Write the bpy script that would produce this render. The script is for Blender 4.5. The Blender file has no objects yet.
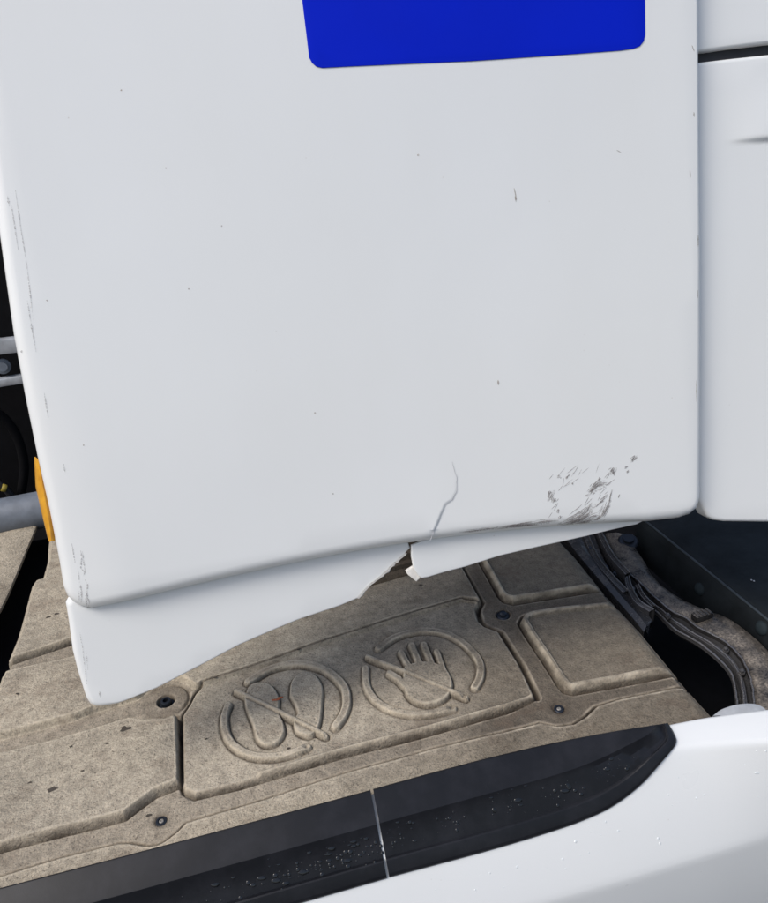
import bpy, bmesh, math, random
import numpy as np
from mathutils import Vector, Matrix
from mathutils.geometry import delaunay_2d_cdt

random.seed(7)
rng = np.random.default_rng(7)
scene = bpy.context.scene
COL = scene.collection

# ------------------------------------------------------------------ camera
FPX, PW, PH = 770.0, 768.0, 903.0          # focal length in photo pixels, photo size
HCAM = 0.85                                # camera height above the cover sheet
TILT = math.radians(7.0)                   # the cover sheet slopes gently outwards
def unit(v):
    v = np.array(v, float); return v / np.linalg.norm(v)
ey = unit((-169, -364, FPX))
ex = np.array((5116, -751, FPX), float); ex = unit(ex - ey * ex.dot(ey))
ez = np.cross(ex, ey)                      # truck axes seen from the camera (x right, y down, z ahead)
BASIS = np.stack([ex, ey, ez])             # camera -> truck
ct, st = math.cos(TILT), math.sin(TILT)
T2W = np.array([[1, 0, 0], [0, ct, -st], [0, st, ct]])   # truck -> world
T0 = np.array([0, 0, 1.05])
CAM = np.array([0, 0, HCAM])
def W(p):                                  # truck coordinates to world
    return np.asarray(p, float) @ T2W.T + T0

cam = bpy.data.cameras.new('camera'); camo = bpy.data.objects.new('camera', cam)
COL.objects.link(camo)
cam.sensor_fit = 'VERTICAL'; cam.sensor_height = 24.0; cam.lens = 24.0 * FPX / PH
cam.clip_start = 0.01; cam.clip_end = 500
R = T2W @ BASIS                            # columns: camera x, y(down), z(ahead) in world
M = Matrix(((R[0, 0], -R[0, 1], -R[0, 2]), (R[1, 0], -R[1, 1], -R[1, 2]), (R[2, 0], -R[2, 1], -R[2, 2]))).to_4x4()
M.translation = Vector(W(CAM))
camo.matrix_world = M
scene.camera = camo

# ------------------------------------------------------------------ overcast daylight
SUN_EL, SUN_AZ = math.radians(50), math.radians(236)      # azimuth clockwise from +Y: behind the camera, to the left
world = bpy.data.worlds.new('World'); scene.world = world; world.use_nodes = True
nt = world.node_tree; nt.nodes.clear()
sky = nt.nodes.new('ShaderNodeTexSky'); sky.sky_type = 'NISHITA'; sky.sun_disc = False
sky.sun_elevation = SUN_EL; sky.sun_rotation = SUN_AZ
sky.air_density = 1.0; sky.dust_density = 3.0; sky.ozone_density = 0.5
bg = nt.nodes.new('ShaderNodeBackground'); bg.inputs['Strength'].default_value = 0.12
wo = nt.nodes.new('ShaderNodeOutputWorld')
nt.links.new(sky.outputs[0], bg.inputs[0]); nt.links.new(bg.outputs[0], wo.inputs[0])
sl = bpy.data.lights.new('sun', 'SUN'); sl.energy = 1.5; sl.angle = math.radians(26); sl.color = (1.0, 0.97, 0.93)
so = bpy.data.objects.new('sun', sl); COL.objects.link(so)
sd = Vector((math.sin(SUN_AZ) * math.cos(SUN_EL), math.cos(SUN_AZ) * math.cos(SUN_EL), math.sin(SUN_EL)))
so.rotation_euler = sd.to_track_quat('Z', 'Y').to_euler()
scene.view_settings.view_transform = 'Standard'; scene.view_settings.look = 'None'
scene.view_settings.gamma = 1.0; scene.view_settings.use_curve_mapping = False
scene.view_settings.exposure = 0.40

# ------------------------------------------------------------------ helpers: geometry
def raydir(px, py):
    return BASIS @ np.array((px - PW / 2, py - PH / 2, FPX))
def on_plane(px, py, p0, n):
    d = raydir(px, py); n = np.asarray(n, float)
    t = (np.asarray(p0, float) - CAM).dot(n) / d.dot(n)
    return CAM + d * t
def on_w(px, py, w=0.0):
    return on_plane(px, py, (0, 0, w), (0, 0, 1))
def lw(pts, w=0.0):
    return np.array([on_w(x, y, w) for x, y in pts])
def uv(pts):
    return lw(pts, 0.0)[:, :2]
def resample(P, n, smooth=True):
    P = np.asarray(P, float)
    if smooth and len(P) > 2:                 # Catmull-Rom through the points
        Q = np.vstack([2 * P[0] - P[1], P, 2 * P[-1] - P[-2]]); out = []
        for i in range(1, len(Q) - 2):
            for t in np.linspace(0, 1, 16, endpoint=False):
                a, b, c, d = Q[i - 1], Q[i], Q[i + 1], Q[i + 2]
                out.append(0.5 * (2 * b + (c - a) * t + (2 * a - 5 * b + 4 * c - d) * t * t + (3 * b - a - 3 * c + d) * t ** 3))
        out.append(Q[-2]); P = np.array(out)
    s = np.r_[0, np.cumsum(np.linalg.norm(np.diff(P, axis=0), axis=1))]
    x = np.linspace(0, s[-1], n)
    return np.stack([np.interp(x, s, P[:, k]) for k in range(P.shape[1])], 1)
def dist_poly(pu, pv, line, closed=False):    # distance of many points to a polyline
    line = np.asarray(line, float)
    if closed: line = np.vstack([line, line[:1]])
    best = np.full(pu.shape, 1e9)
    for a, b in zip(line[:-1], line[1:]):
        d = b - a; L = d.dot(d) + 1e-12
        t = np.clip(((pu - a[0]) * d[0] + (pv - a[1]) * d[1]) / L, 0, 1)
        best = np.minimum(best, np.hypot(pu - a[0] - t * d[0], pv - a[1] - t * d[1]))
    return best
def inside(pu, pv, poly):
    poly = np.asarray(poly, float); r = np.zeros(pu.shape, bool); j = len(poly) - 1
    for i in range(len(poly)):
        a, b = poly[i], poly[j]
        if a[1] != b[1]:
            c = ((a[1] > pv) != (b[1] > pv)) & (pu < (b[0] - a[0]) * (pv - a[1]) / (b[1] - a[1]) + a[0])
            r ^= c
        j = i
    return r
def sdf(pu, pv, poly):                        # positive inside
    d = dist_poly(pu, pv, poly, True)
    return np.where(inside(pu, pv, poly), d, -d)
def sstep(x, a, b):
    t = np.clip((x - a) / (b - a), 0, 1); return t * t * (3 - 2 * t)
def round_corners(P, rads, seg=6):            # closed polygon, radius per corner
    out = []; n = len(P); P = [np.array(p, float) for p in P]
    for i in range(n):
        r = rads[i]
        if r <= 0: out.append(P[i]); continue
        a = unit(P[i - 1] - P[i]); b = unit(P[(i + 1) % n] - P[i])
        ang = math.acos(np.clip(a.dot(b), -1, 1)); t = r / math.tan(ang / 2)
        c = P[i] + unit(a + b) * r / math.sin(ang / 2)
        s, e = P[i] + a * t, P[i] + b * t
        for k in range(seg + 1):
            f = k / seg; v = unit((s - c) * (1 - f) + (e - c) * f) * r; out.append(c + v)
    return np.array(out)

# ------------------------------------------------------------------ helpers: objects
ROOTLOC = {}
def thing(name, label, cat, base, group=None):
    o = bpy.data.objects.new(name, None); COL.objects.link(o)
    loc = W(base); o.location = loc; o.empty_display_size = 0.05
    o['label'] = label; o['category'] = cat
    if group: o['group'] = group
    ROOTLOC[o.name] = loc
    return o
def root_loc(o):
    while o is not None:
        if o.name in ROOTLOC: return ROOTLOC[o.name]
        o = o.parent
    return np.zeros(3)
def mk(name, V, F, mat, parent=None, smooth=True, label=None, cat=None, kind=None, normals=None, auto=None):
    """V in truck coordinates -> one mesh object"""
    Vw = W(V) - root_loc(parent)
    me = bpy.data.meshes.new(name)
    me.from_pydata(Vw.tolist(), [], [list(map(int, f)) for f in F])
    me.validate(); me.update()
    o = bpy.data.objects.new(name, me); COL.objects.link(o)
    if mat is not None: me.materials.append(mat)
    if smooth: me.polygons.foreach_set('use_smooth', np.ones(len(me.polygons), bool))
    if auto is not None and smooth:
        bm = bmesh.new(); bm.from_mesh(me); bm.normal_update()
        for e in bm.edges:
            if len(e.link_faces) == 2 and e.calc_face_angle(0) > auto: e.smooth = False
        bm.to_mesh(me); bm.free()
    if normals is not None:
        me.normals_split_custom_set_from_vertices((np.asarray(normals) @ T2W.T).tolist())
    if parent is not None: o.parent = parent
    if label: o['label'] = label
    if cat: o['category'] = cat
    if kind: o['kind'] = kind
    return o
def merge(parts):
    V, F, k = [], [], 0
    for v, f in parts:
        V.append(np.asarray(v, float)); F += [[i + k for i in q] for q in f]; k += len(v)
    return np.vstack(V), F
def loft(lines, close=False):
    n = len(lines[0]); V = np.vstack(lines); F = []
    m = len(lines)
    for i in range(m if close else m - 1):
        for j in range(n - 1):
            a = i * n + j; b = ((i + 1) % m) * n + j
            F.append([a, a + 1, b + 1, b])
    return V, F
def box(c, s, ax=None):
    ax = np.eye(3) if ax is None else np.asarray(ax)
    V = [np.asarray(c) + ax.T @ (np.array((x, y, z)) * np.asarray(s) / 2) for x in (-1, 1) for y in (-1, 1) for z in (-1, 1)]
    F = [[0, 1, 3, 2], [4, 6, 7, 5], [0, 4, 5, 1], [2, 3, 7, 6], [0, 2, 6, 4], [1, 5, 7, 3]]
    return np.array(V), F
def bevel_box(c, s, b, ax=None, seg=2):
    bm = bmesh.new(); bmesh.ops.create_cube(bm, size=1)
    for v in bm.verts: v.co = Vector((v.co.x * s[0], v.co.y * s[1], v.co.z * s[2]))
    bmesh.ops.bevel(bm, geom=bm.edges[:], offset=b, segments=seg, affect='EDGES', profile=0.5)
    bm.verts.index_update()
    ax = np.eye(3) if ax is None else np.asarray(ax)
    V = np.array([v.co[:] for v in bm.verts]) @ ax + np.asarray(c)
    F = [[v.index for v in f.verts] for f in bm.faces]; bm.free()
    return V, F
def lathe(prof, c, axis=(0, 0, 1), seg=24):   # profile of (radius, height)
    z = unit(axis); x = unit(np.cross(z, (0.3, 0.9, 0.21))); y = np.cross(z, x)
    V = []; F = []
    for r, h in prof:
        for k in range(seg):
            a = 2 * math.pi * k / seg
            V.append(np.asarray(c) + x * r * math.cos(a) + y * r * math.sin(a) + z * h)
    for i in range(len(prof) - 1):
        for k in range(seg):
            F.append([i * seg + k, i * seg + (k + 1) % seg, (i + 1) * seg + (k + 1) % seg, (i + 1) * seg + k])
    F.append([(len(prof) - 1) * seg + k for k in range(seg)])
    return np.array(V), F
def tube(P, r, seg=10, flat=1.0):
    P = np.asarray(P, float); lines = []
    n = len(P); rr = np.full(n, r) if np.isscalar(r) else np.asarray(r)
    V = []; F = []
    for i in range(n):
        t = unit(P[min(i + 1, n - 1)] - P[max(i - 1, 0)])
        x = unit(np.cross(t, (0, 0.05, 1))); y = np.cross(x, t)
        for k in range(seg):
            a = 2 * math.pi * k / seg
            V.append(P[i] + x * rr[i] * math.cos(a) + y * rr[i] * flat * math.sin(a))
    for i in range(n - 1):
        for k in range(seg):
            F.append([i * seg + k, i * seg + (k + 1) % seg, (i + 1) * seg + (k + 1) % seg, (i + 1) * seg + k])
    F.append(list(range(seg))[::-1]); F.append([(n - 1) * seg + k for k in range(seg)])
    return np.array(V), F

# ------------------------------------------------------------------ helpers: materials
def new_mat(name):
    m = bpy.data.materials.new(name); m.use_nodes = True
    n = m.node_tree.nodes; n.clear()
    out = n.new('ShaderNodeOutputMaterial'); p = n.new('ShaderNodeBsdfPrincipled')
    m.node_tree.links.new(p.outputs[0], out.inputs[0])
    return m, m.node_tree, p
class NG:
    def __init__(s, t): s.t = t; s.tc = t.nodes.new('ShaderNodeTexCoord')
    def link(s, a, b): s.t.links.new(a, b)
    def noise(s, scale, detail=4, rough=0.55, stretch=None, dist=0.0):
        n = s.t.nodes.new('ShaderNodeTexNoise'); n.inputs['Scale'].default_value = scale
        n.inputs['Detail'].default_value = detail; n.inputs['Roughness'].default_value = rough
        n.inputs['Distortion'].default_value = dist
        if stretch:
            mp = s.t.nodes.new('ShaderNodeMapping'); mp.inputs['Scale'].default_value = stretch
            s.link(s.tc.outputs['Object'], mp.inputs[0]); s.link(mp.outputs[0], n.inputs['Vector'])
        else: s.link(s.tc.outputs['Object'], n.inputs['Vector'])
        return n.outputs['Fac']
    def voro(s, scale, feature='F1'):
        n = s.t.nodes.new('ShaderNodeTexVoronoi'); n.inputs['Scale'].default_value = scale; n.feature = feature
        s.link(s.tc.outputs['Object'], n.inputs['Vector']); return n.outputs['Distance']
    def ramp(s, fac, stops):
        r = s.t.nodes.new('ShaderNodeValToRGB'); e = r.color_ramp.elements
        while len(e) < len(stops): e.new(0.5)
        for k, (p, c) in enumerate(stops):
            e[k].position = p; e[k].color = (c, c, c, 1) if np.isscalar(c) else (*c, 1)
        s.link(fac, r.inputs[0]); return r.outputs[0]
    def mix(s, fac, a, b, mode='MIX'):
        m = s.t.nodes.new('ShaderNodeMix'); m.data_type = 'RGBA'; m.blend_type = mode
        for sock, v in ((m.inputs[0], fac), (m.inputs[6], a), (m.inputs[7], b)):
            if hasattr(v, 'links'): s.link(v, sock)
            elif np.isscalar(v): sock.default_value = v
            else: sock.default_value = (*v, 1)
        return m.outputs[2]
    def math(s, op, a, b=0.0):
        m = s.t.nodes.new('ShaderNodeMath'); m.operation = op
        for i, v in enumerate((a, b)):
            if hasattr(v, 'links'): s.link(v, m.inputs[i])
            else: m.inputs[i].default_value = v
        return m.outputs[0]
    def bump(s, p, h, dist, strength=1.0, prev=None):
        b = s.t.nodes.new('ShaderNodeBump'); b.inputs['Strength'].default_value = strength
        b.inputs['Distance'].default_value = dist; s.link(h, b.inputs['Height'])
        if prev is not None: s.link(prev, b.inputs['Normal'])
        s.link(b.outputs[0], p.inputs['Normal']); return b.outputs[0]
    def sepx(s, k='X'):
        n = s.t.nodes.new('ShaderNodeSeparateXYZ'); s.link(s.tc.outputs['Object'], n.inputs[0]); return n.outputs[k]

def mat_white(name, col, rough=0.32, grime=0.5, seed=0.0):
    m, t, p = new_mat(name); g = NG(t)
    film = g.ramp(g.noise(4.5, 5, 0.6, (1.0, 1.0, 0.35)), [(0.35, 0.0), (0.75, 1.0)])
    base = g.mix(g.math('MULTIPLY', film, 0.17 * grime * 2), col, tuple(c * k for c, k in zip(col, (0.86, 0.85, 0.80))))
    sp = g.ramp(g.voro(55), [(0.035, 1.0), (0.055, 0.0)])
    gate = g.ramp(g.noise(9, 2), [(0.56, 0.0), (0.6, 1.0)])
    base = g.mix(g.math('MULTIPLY', g.math('MULTIPLY', sp, gate), 0.55 * grime), base, (0.30, 0.24, 0.18))
    g.link(base, p.inputs['Base Color'])
    rr = g.math('ADD', g.math('MULTIPLY', g.noise(14, 4), 0.18), rough - 0.08)
    g.link(rr, p.inputs['Roughness'])
    p.inputs['Coat Weight'].default_value = 0.25; p.inputs['Coat Roughness'].default_value = 0.12
    b1 = g.bump(p, g.noise(3.0, 2), 0.004, 0.35)
    g.bump(p, g.noise(420, 2), 0.0002, 0.35, b1)
    return m
M_WHITE = mat_white('white_paint', (0.765, 0.786, 0.79))
M_SKIRT = mat_white('white_skirt_paint', (0.70, 0.722, 0.73), 0.30, 0.35)

def mat_cover(name, colA, colB, dark):
    m, t, p = new_mat(name); g = NG(t)
    big = g.ramp(g.noise(5.5, 6, 0.62), [(0.34, 0.0), (0.68, 1.0)])
    base = g.mix(big, colA, colB)
    # worn, oil-darkened towards the engine end
    x = g.sepx('X')
    grad = g.math('ADD', x, g.math('MULTIPLY', g.math('SUBTRACT', g.noise(6, 5, 0.6), 0.5), 0.55))
    wet = g.ramp(grad, [(0.0, 0.0), (0.32, 1.0)])
    base = g.mix(g.math('MULTIPLY', wet, 0.82), base, dark)
    mott = g.ramp(g.noise(70, 5, 0.7), [(0.3, 0.6), (0.7, 1.15)])
    base = g.mix(0.85, base, mott, 'MULTIPLY')
    fine = g.ramp(g.noise(420, 3, 0.7), [(0.32, 0.52), (0.5, 0.97), (0.72, 1.15)])
    base = g.mix(0.8, base, fine, 'MULTIPLY')
    pits = g.ramp(g.noise(260, 3, 0.65), [(0.60, 0.0), (0.68, 1.0)])
    base = g.mix(g.math('MULTIPLY', pits, 0.6), base, (0.07, 0.055, 0.042))
    stain = g.ramp(g.noise(11, 6, 0.68, (1, 1.6, 1)), [(0.54, 0.0), (0.72, 1.0)])
    base = g.mix(g.math('MULTIPLY', stain, 0.55), base, (0.12, 0.085, 0.06))
    ar = t.nodes.new('ShaderNodeAttribute'); ar.attribute_name = 'rim_pale'         # paler along the proud mould edges
    rim_mix = g.math('MULTIPLY', ar.outputs['Fac'], g.ramp(g.noise(40, 4), [(0.35, 0.1), (0.62, 0.75)]))
    base = g.mix(rim_mix, base, tuple(min(c * 1.12, 0.7) for c in colA))
    ag = t.nodes.new('ShaderNodeAttribute'); ag.attribute_name = 'grime'       # packed road dirt, broken up
    gr = g.math('MULTIPLY', ag.outputs['Fac'], g.ramp(g.noise(26, 5, 0.65), [(0.32, 0.22), (0.58, 0.95)]))
    base = g.mix(gr, base, (0.075, 0.058, 0.042))
    g.link(base, p.inputs['Base Color'])
    p.inputs['Roughness'].default_value = 0.85
    p.inputs['Specular IOR Level'].default_value = 0.25
    b1 = g.bump(p, g.noise(60, 5, 0.65), 0.0022, 0.7)
    b2 = g.bump(p, g.noise(230, 4, 0.65), 0.0026, 1.0, b1)
    g.bump(p, g.math('SUBTRACT', 1.0, pits), 0.0008, 0.6, b2)
    return m
M_COVER = mat_cover('moulded_fibre_cover', (0.50, 0.435, 0.335), (0.405, 0.355, 0.275), (0.150, 0.126, 0.095))
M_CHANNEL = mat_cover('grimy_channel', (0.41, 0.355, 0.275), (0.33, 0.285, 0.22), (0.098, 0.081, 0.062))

def mat_simple(name, col, rough, metal=0.0, bump=None, var=0.25, coat=0.0, scale=25, spec=0.5):
    m, t, p = new_mat(name); g = NG(t)
    v = g.ramp(g.noise(scale, 5, 0.6), [(0.3, 1 - var), (0.7, 1 + var)])
    g.link(g.mix(1.0, col, v, 'MULTIPLY'), p.inputs['Base Color'])
    p.inputs['Metallic'].default_value = metal; p.inputs['Coat Weight'].default_value = coat
    p.inputs['Specular IOR Level'].default_value = spec
    g.link(g.math('ADD', g.math('MULTIPLY', g.noise(scale * 1.7, 4), 0.3), rough - 0.15), p.inputs['Roughness'])
    if bump: g.bump(p, g.noise(bump[0], 4), bump[1], 0.7)
    return m
def mat_trim():
    m, t, p = new_mat('black_moulded_trim'); g = NG(t)
    chalk = g.ramp(g.noise(22, 6, 0.65), [(0.45, 0.0), (0.8, 1.0)])
    g.link(g.mix(chalk, (0.010, 0.011, 0.014), (0.020, 0.021, 0.026)), p.inputs['Base Color'])
    g.link(g.math('ADD', g.math('MULTIPLY', g.noise(9, 5, 0.6), 0.22), 0.24), p.inputs['Roughness'])
    g.bump(p, g.noise(700, 2), 0.0001, 0.5)
    p.inputs['Specular IOR Level'].default_value = 0.24
    return m
M_TRIM = mat_trim()
M_BLUE = mat_simple('blue_vinyl', (0.0, 0.014, 0.54), 0.4, var=0.05, coat=0.0, scale=5, spec=0.12)
M_DARK = mat_simple('dark_navy_plastic', (0.012, 0.015, 0.017), 0.65, bump=(90, 0.0006), spec=0.22, var=0.5, scale=12)
M_VOID = mat_simple('shade_black', (0.005, 0.005, 0.006), 0.9, spec=0.1)  # near-black colour that paints the shade of the void
M_SEAL = mat_simple('black_rubber', (0.014, 0.014, 0.017), 0.6)
M_TUBE = mat_simple('blue_grey_tube', (0.13, 0.15, 0.18), 0.55, bump=(120, 0.0004))
M_RAIL = mat_simple('galvanised_rail', (0.36, 0.38, 0.41), 0.5, 0.3)
M_BOLT = mat_simple('dark_bolt_steel', (0.03, 0.035, 0.045), 0.4, 0.6)
M_RIVET = mat_simple('dull_steel', (0.32, 0.30, 0.27), 0.5, 0.5, scale=300)
M_GREY = mat_simple('grey_cap_plastic', (0.42, 0.44, 0.46), 0.45)
M_TORN = mat_simple('raw_torn_plastic', (0.72, 0.70, 0.66), 0.7, bump=(300, 0.0008), var=0.15, scale=120)
M_SCUFF = None

def mat_dusty(name, base_c, dust_c, lo, hi, rough=0.5, metal=0.5):
    m, t, p = new_mat(name); g = NG(t)
    d = g.ramp(g.noise(30, 6, 0.68), [(lo, 0.0), (hi, 1.0)])
    s = g.ramp(g.noise(300, 3, 0.6), [(0.35, 0.25), (0.65, 1.0)])
    geo = t.nodes.new('ShaderNodeNewGeometry'); sp = t.nodes.new('ShaderNodeSeparateXYZ')
    g.link(geo.outputs['Normal'], sp.inputs[0])
    up = g.ramp(sp.outputs['Z'], [(0.55, 0.05), (0.95, 1.0)])          # settled road dust lies on what faces up
    f = g.math('MULTIPLY', g.math('MULTIPLY', d, s), up)
    g.link(g.mix(f, base_c, dust_c), p.inputs['Base Color'])
    g.link(g.math('ADD', g.math('MULTIPLY', f, 0.45), rough - 0.15), p.inputs['Roughness'])
    p.inputs['Metallic'].default_value = metal * 0.4
    g.bump(p, g.noise(160, 5), 0.001, 0.7)
    return m
M_CAST = mat_dusty('dusty_casting', (0.022, 0.021, 0.021), (0.36, 0.31, 0.25), 0.33, 0.68, 0.38)
M_HIGHLIGHT = mat_dusty('rim_highlight_steel', (0.20, 0.195, 0.195), (0.30, 0.26, 0.22), 0.4, 0.75, 0.32, 1.6)  # paler steel that paints the highlights on metal rims
M_CLAMP = mat_dusty('oily_steel', (0.075, 0.074, 0.076), (0.18, 0.16, 0.135), 0.45, 0.8, 0.35, 0.9)

def mat_amber():
    m, t, p = new_mat('amber_lens'); g = NG(t)
    g.link(g.mix(g.ramp(g.noise(60, 4), [(0.3, 0.0), (0.7, 1.0)]), (0.72, 0.37, 0.03), (0.52, 0.23, 0.015)), p.inputs['Base Color'])
    p.inputs['Roughness'].default_value = 0.25; p.inputs['Coat Weight'].default_value = 0.4
    return m
M_AMBER = mat_amber()
def mat_scuff(name, col, lo, hi, scale=700, stretch=(1, 1, 1)):
    m, t, p = new_mat(name); g = NG(t)
    p.inputs['Base Color'].default_value = (*col, 1); p.inputs['Roughness'].default_value = 0.7
    a = g.ramp(g.noise(scale, 4, 0.7, stretch), [(lo, 0.0), (hi, 1.0)])
    g.link(a, p.inputs['Alpha']); return m
M_SCUFF = mat_scuff('dark_scuff', (0.30, 0.28, 0.27), 0.28, 0.70)
M_FINE = mat_scuff('faint_scratch', (0.32, 0.31, 0.31), 0.38, 0.75)
M_SCUFFL = mat_scuff('faint_scuff', (0.30, 0.29, 0.29), 0.42, 0.62)
M_CRACK = mat_simple('crack_dirt', (0.56, 0.56, 0.58), 0.8)
M_SPECK = mat_scuff('rust_speck', (0.30, 0.24, 0.19), 0.25, 0.8)
def mat_water():
    m, t, p = new_mat('water_drop'); p.inputs['Base Color'].default_value = (1, 1, 1, 1)
    p.inputs['Transmission Weight'].default_value = 1.0; p.inputs['Roughness'].default_value = 0.02
    p.inputs['IOR'].default_value = 1.33; return m
def mat_drop(name, col):
    m, t, p = new_mat(name); g = NG(t)
    g.link(g.ramp(g.noise(200, 2), [(0.3, tuple(c * 0.9 for c in col)), (0.7, col)]), p.inputs['Base Color'])
    p.inputs['Roughness'].default_value = 0.04; return m
M_DROPW = mat_drop('water_on_white', (0.74, 0.785, 0.80)); M_DROPB = mat_drop('water_on_black', (0.008, 0.009, 0.011))
def mat_ground():
    m, t, p = new_mat('asphalt'); g = NG(t)
    g.link(g.ramp(g.noise(60, 5), [(0.3, (0.035, 0.035, 0.036)), (0.7, (0.075, 0.074, 0.072))]), p.inputs['Base Color'])
    p.inputs['Roughness'].default_value = 0.9; return m

# ------------------------------------------------------------------ ground far below the frame
V = np.array([(-200, -200, 0), (200, -200, 0), (200, 200, 0), (-200, 200, 0)], float)
gm = bpy.data.meshes.new('ground'); gm.from_pydata(V.tolist(), [], [[0, 1, 2, 3]]); gm.materials.append(mat_ground())
go = bpy.data.objects.new('ground', gm); COL.objects.link(go); go['kind'] = 'structure'

# ------------------------------------------------------------------ deflector plane
TIP_H = 0.15
P0 = on_w(95, 708, TIP_H)
dp = BASIS @ np.array((356, 4420, FPX)); dp[0] = 0; PB = -unit(dp)          # up along the panel
PX = np.array((1.0, 0, 0)); PN = np.cross(PX, PB)                           # towards the camera side
if PN[1] > 0: PN = -PN
def pab(px, py, n=0.0):
    p = on_plane(px, py, P0 + PN * n, PN) - P0
    return np.array((p.dot(PX), p.dot(PB)))
def pabs(pts, n=0.0): return np.array([pab(x, y, n) for x, y in pts])
def P3(ab, n):
    ab = np.asarray(ab, float); n = np.broadcast_to(n, (len(ab),))
    return P0 + ab[:, :1] * PX + ab[:, 1:2] * PB + n[:, None] * PN

def offset_in(poly, d):
    poly = np.asarray(poly); n = len(poly); d = np.broadcast_to(d, (n,))
    prv = np.roll(poly, 1, 0); nxt = np.roll(poly, -1, 0)
    t1 = poly - prv; t2 = nxt - poly
    t1 /= np.linalg.norm(t1, axis=1, keepdims=True) + 1e-12; t2 /= np.linalg.norm(t2, axis=1, keepdims=True) + 1e-12
    area = np.sum(poly[:, 0] * nxt[:, 1] - nxt[:, 0] * poly[:, 1]); s = 1 if area > 0 else -1
    n1 = np.stack([-t1[:, 1], t1[:, 0]], 1) * s; n2 = np.stack([-t2[:, 1], t2[:, 0]], 1) * s
    b = n1 + n2; b /= np.linalg.norm(b, axis=1, keepdims=True) + 1e-12
    c = np.clip(np.sum(b * n1, 1), 0.5, 1)
    return poly + b * (d / c)[:, None]
def densify(poly, step):
    out = []; n = len(poly)
    for i in range(n):
        a, b = np.asarray(poly[i], float), np.asarray(poly[(i + 1) % n], float)
        k = max(1, int(np.linalg.norm(b - a) / step))
        for j in range(k): out.append(a + (b - a) * j / k)
    return np.array(out)
def plate(name, poly, R, to3, n0, thick, mat, parent, hfun=None, grid=0.03, cons=(), step=0.006, **kw):
    """plate with rounded rim: poly in plane coordinates, R scalar or array per densified vertex function"""
    poly = densify(poly, step)
    Rv = np.array([R(p) for p in poly]) if callable(R) else np.full(len(poly), R)
    hf = hfun if hfun else (lambda ab: np.zeros(len(ab)))
    fr = [0.0, 0.06, 0.2, 0.42, 0.7, 1.0]
    V = []; F = []; n = len(poly)
    V.append(to3(poly, n0 - Rv - thick + hf(poly)))
    for f in fr:
        q = offset_in(poly, Rv * f)
        dz = Rv - np.sqrt(np.maximum(Rv ** 2 - (Rv * (1 - f)) ** 2, 0))
        V.append(to3(q, n0 - dz + hf(q)))
    L = len(V)
    for i in range(L - 1):
        for j in range(n):
            k = (j + 1) % n
            F.append([i * n + j, i * n + k, (i + 1) * n + k, (i + 1) * n + j])
    inner = offset_in(poly, Rv)
    pts = [Vector(p) for p in inner]; fixed = len(pts)
    edges = []
    for line in cons:
        b0 = len(pts)
        for p in line: pts.append(Vector(p))
        edges += [(b0 + i, b0 + i + 1) for i in range(len(line) - 1)]
    lo, hi = inner.min(0), inner.max(0)
    gu, gv = np.meshgrid(np.arange(lo[0] + grid / 2, hi[0], grid), np.arange(lo[1] + grid / 2, hi[1], grid))
    s = sdf(gu.ravel(), gv.ravel(), inner)
    for a, b, c in zip(gu.ravel(), gv.ravel(), s):
        if c > grid * 0.3: pts.append(Vector((a, b)))
    vo, _, fo, ov, _, _ = delaunay_2d_cdt(pts, edges, [list(range(fixed))], 1, 1e-7)
    vo = np.array([v[:] for v in vo]); base = L * n
    V.append(to3(vo, n0 + hf(vo)))
    mp = {}
    for i, src in enumerate(ov):
        for s_ in src:
            if s_ < fixed: mp[i] = (L - 1) * n + s_
    for f in fo: F.append([mp.get(i, base + i) for i in f])
    V = np.vstack(V)
    used = sorted({i for f in F for i in f}); rem = {a: b for b, a in enumerate(used)}
    V = V[used]; F = [[rem[i] for i in f] for f in F]
    o = mk(name, V, F, mat, parent, **kw)
    bm = bmesh.new(); bm.from_mesh(o.data); bmesh.ops.recalc_face_normals(bm, faces=bm.faces[:])
    bm.to_mesh(o.data); bm.free()
    return o
def strip(pts_px, width_px, n, to3=None, seg=24, taper=True, jit=0.0):
    """thin stroke lying on the deflector, from photo strokes to panel metres"""
    ab = resample(pabs(pts_px, n), seg)
    t = np.gradient(ab, axis=0); t /= np.linalg.norm(t, axis=1, keepdims=True)
    nrm = np.stack([-t[:, 1], t[:, 0]], 1)
    s = np.linspace(0, 1, seg); wd = width_px * 0.0011
    prof = np.sin(np.pi * np.clip(s, 0.03, 0.97)) ** 0.6 if taper else np.ones(seg)
    wv = wd * prof * (1 + jit * rng.normal(size=seg))
    wv = np.maximum(wv, wd * 0.1)[:, None]
    return loft([P3(ab + nrm * wv / 2, n), P3(ab - nrm * wv / 2, n)])

# ------------------------------------------------------------------ side deflector
base_pt = P0 + PX * 0.3
defl = thing('side_deflector', 'large white side deflector panel with cracked and broken lower edge', 'truck panel', base_pt)
skin_px = [(-35, 0), (-20, 120), (0, 266), (10, 338), (21, 398), (33, 458), (45, 512), (55, 565), (59, 591),
           (63, 601), (70, 608), (79, 612), (89, 612), (114, 608), (144, 602), (196, 587), (240, 576), (290, 566), (340, 558), (382, 551), (409, 547),
           (465, 538), (500, 533), (550, 529), (600, 526.5), (650, 523.5), (682, 520), (693, 516), (700, 509), (702.5, 498), (702.5, 460),
           (702, 260), (699.5, 0), (698, -160), (-60, -160)]
_i = [k for k, p in enumerate(skin_px) if 89 <= p[0] <= 660 and p[1] > 500]
_c = np.polyfit([skin_px[k][0] for k in _i], [skin_px[k][1] for k in _i], 4)
for k in _i: skin_px[k] = (skin_px[k][0], float(np.polyval(_c, skin_px[k][0])))
skin_px[_i[0] + 1:_i[-1]] = [(x, float(np.polyval(_c, x))) for x in range(100, 650, 12)]
skin_ab = pabs(skin_px)
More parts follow.
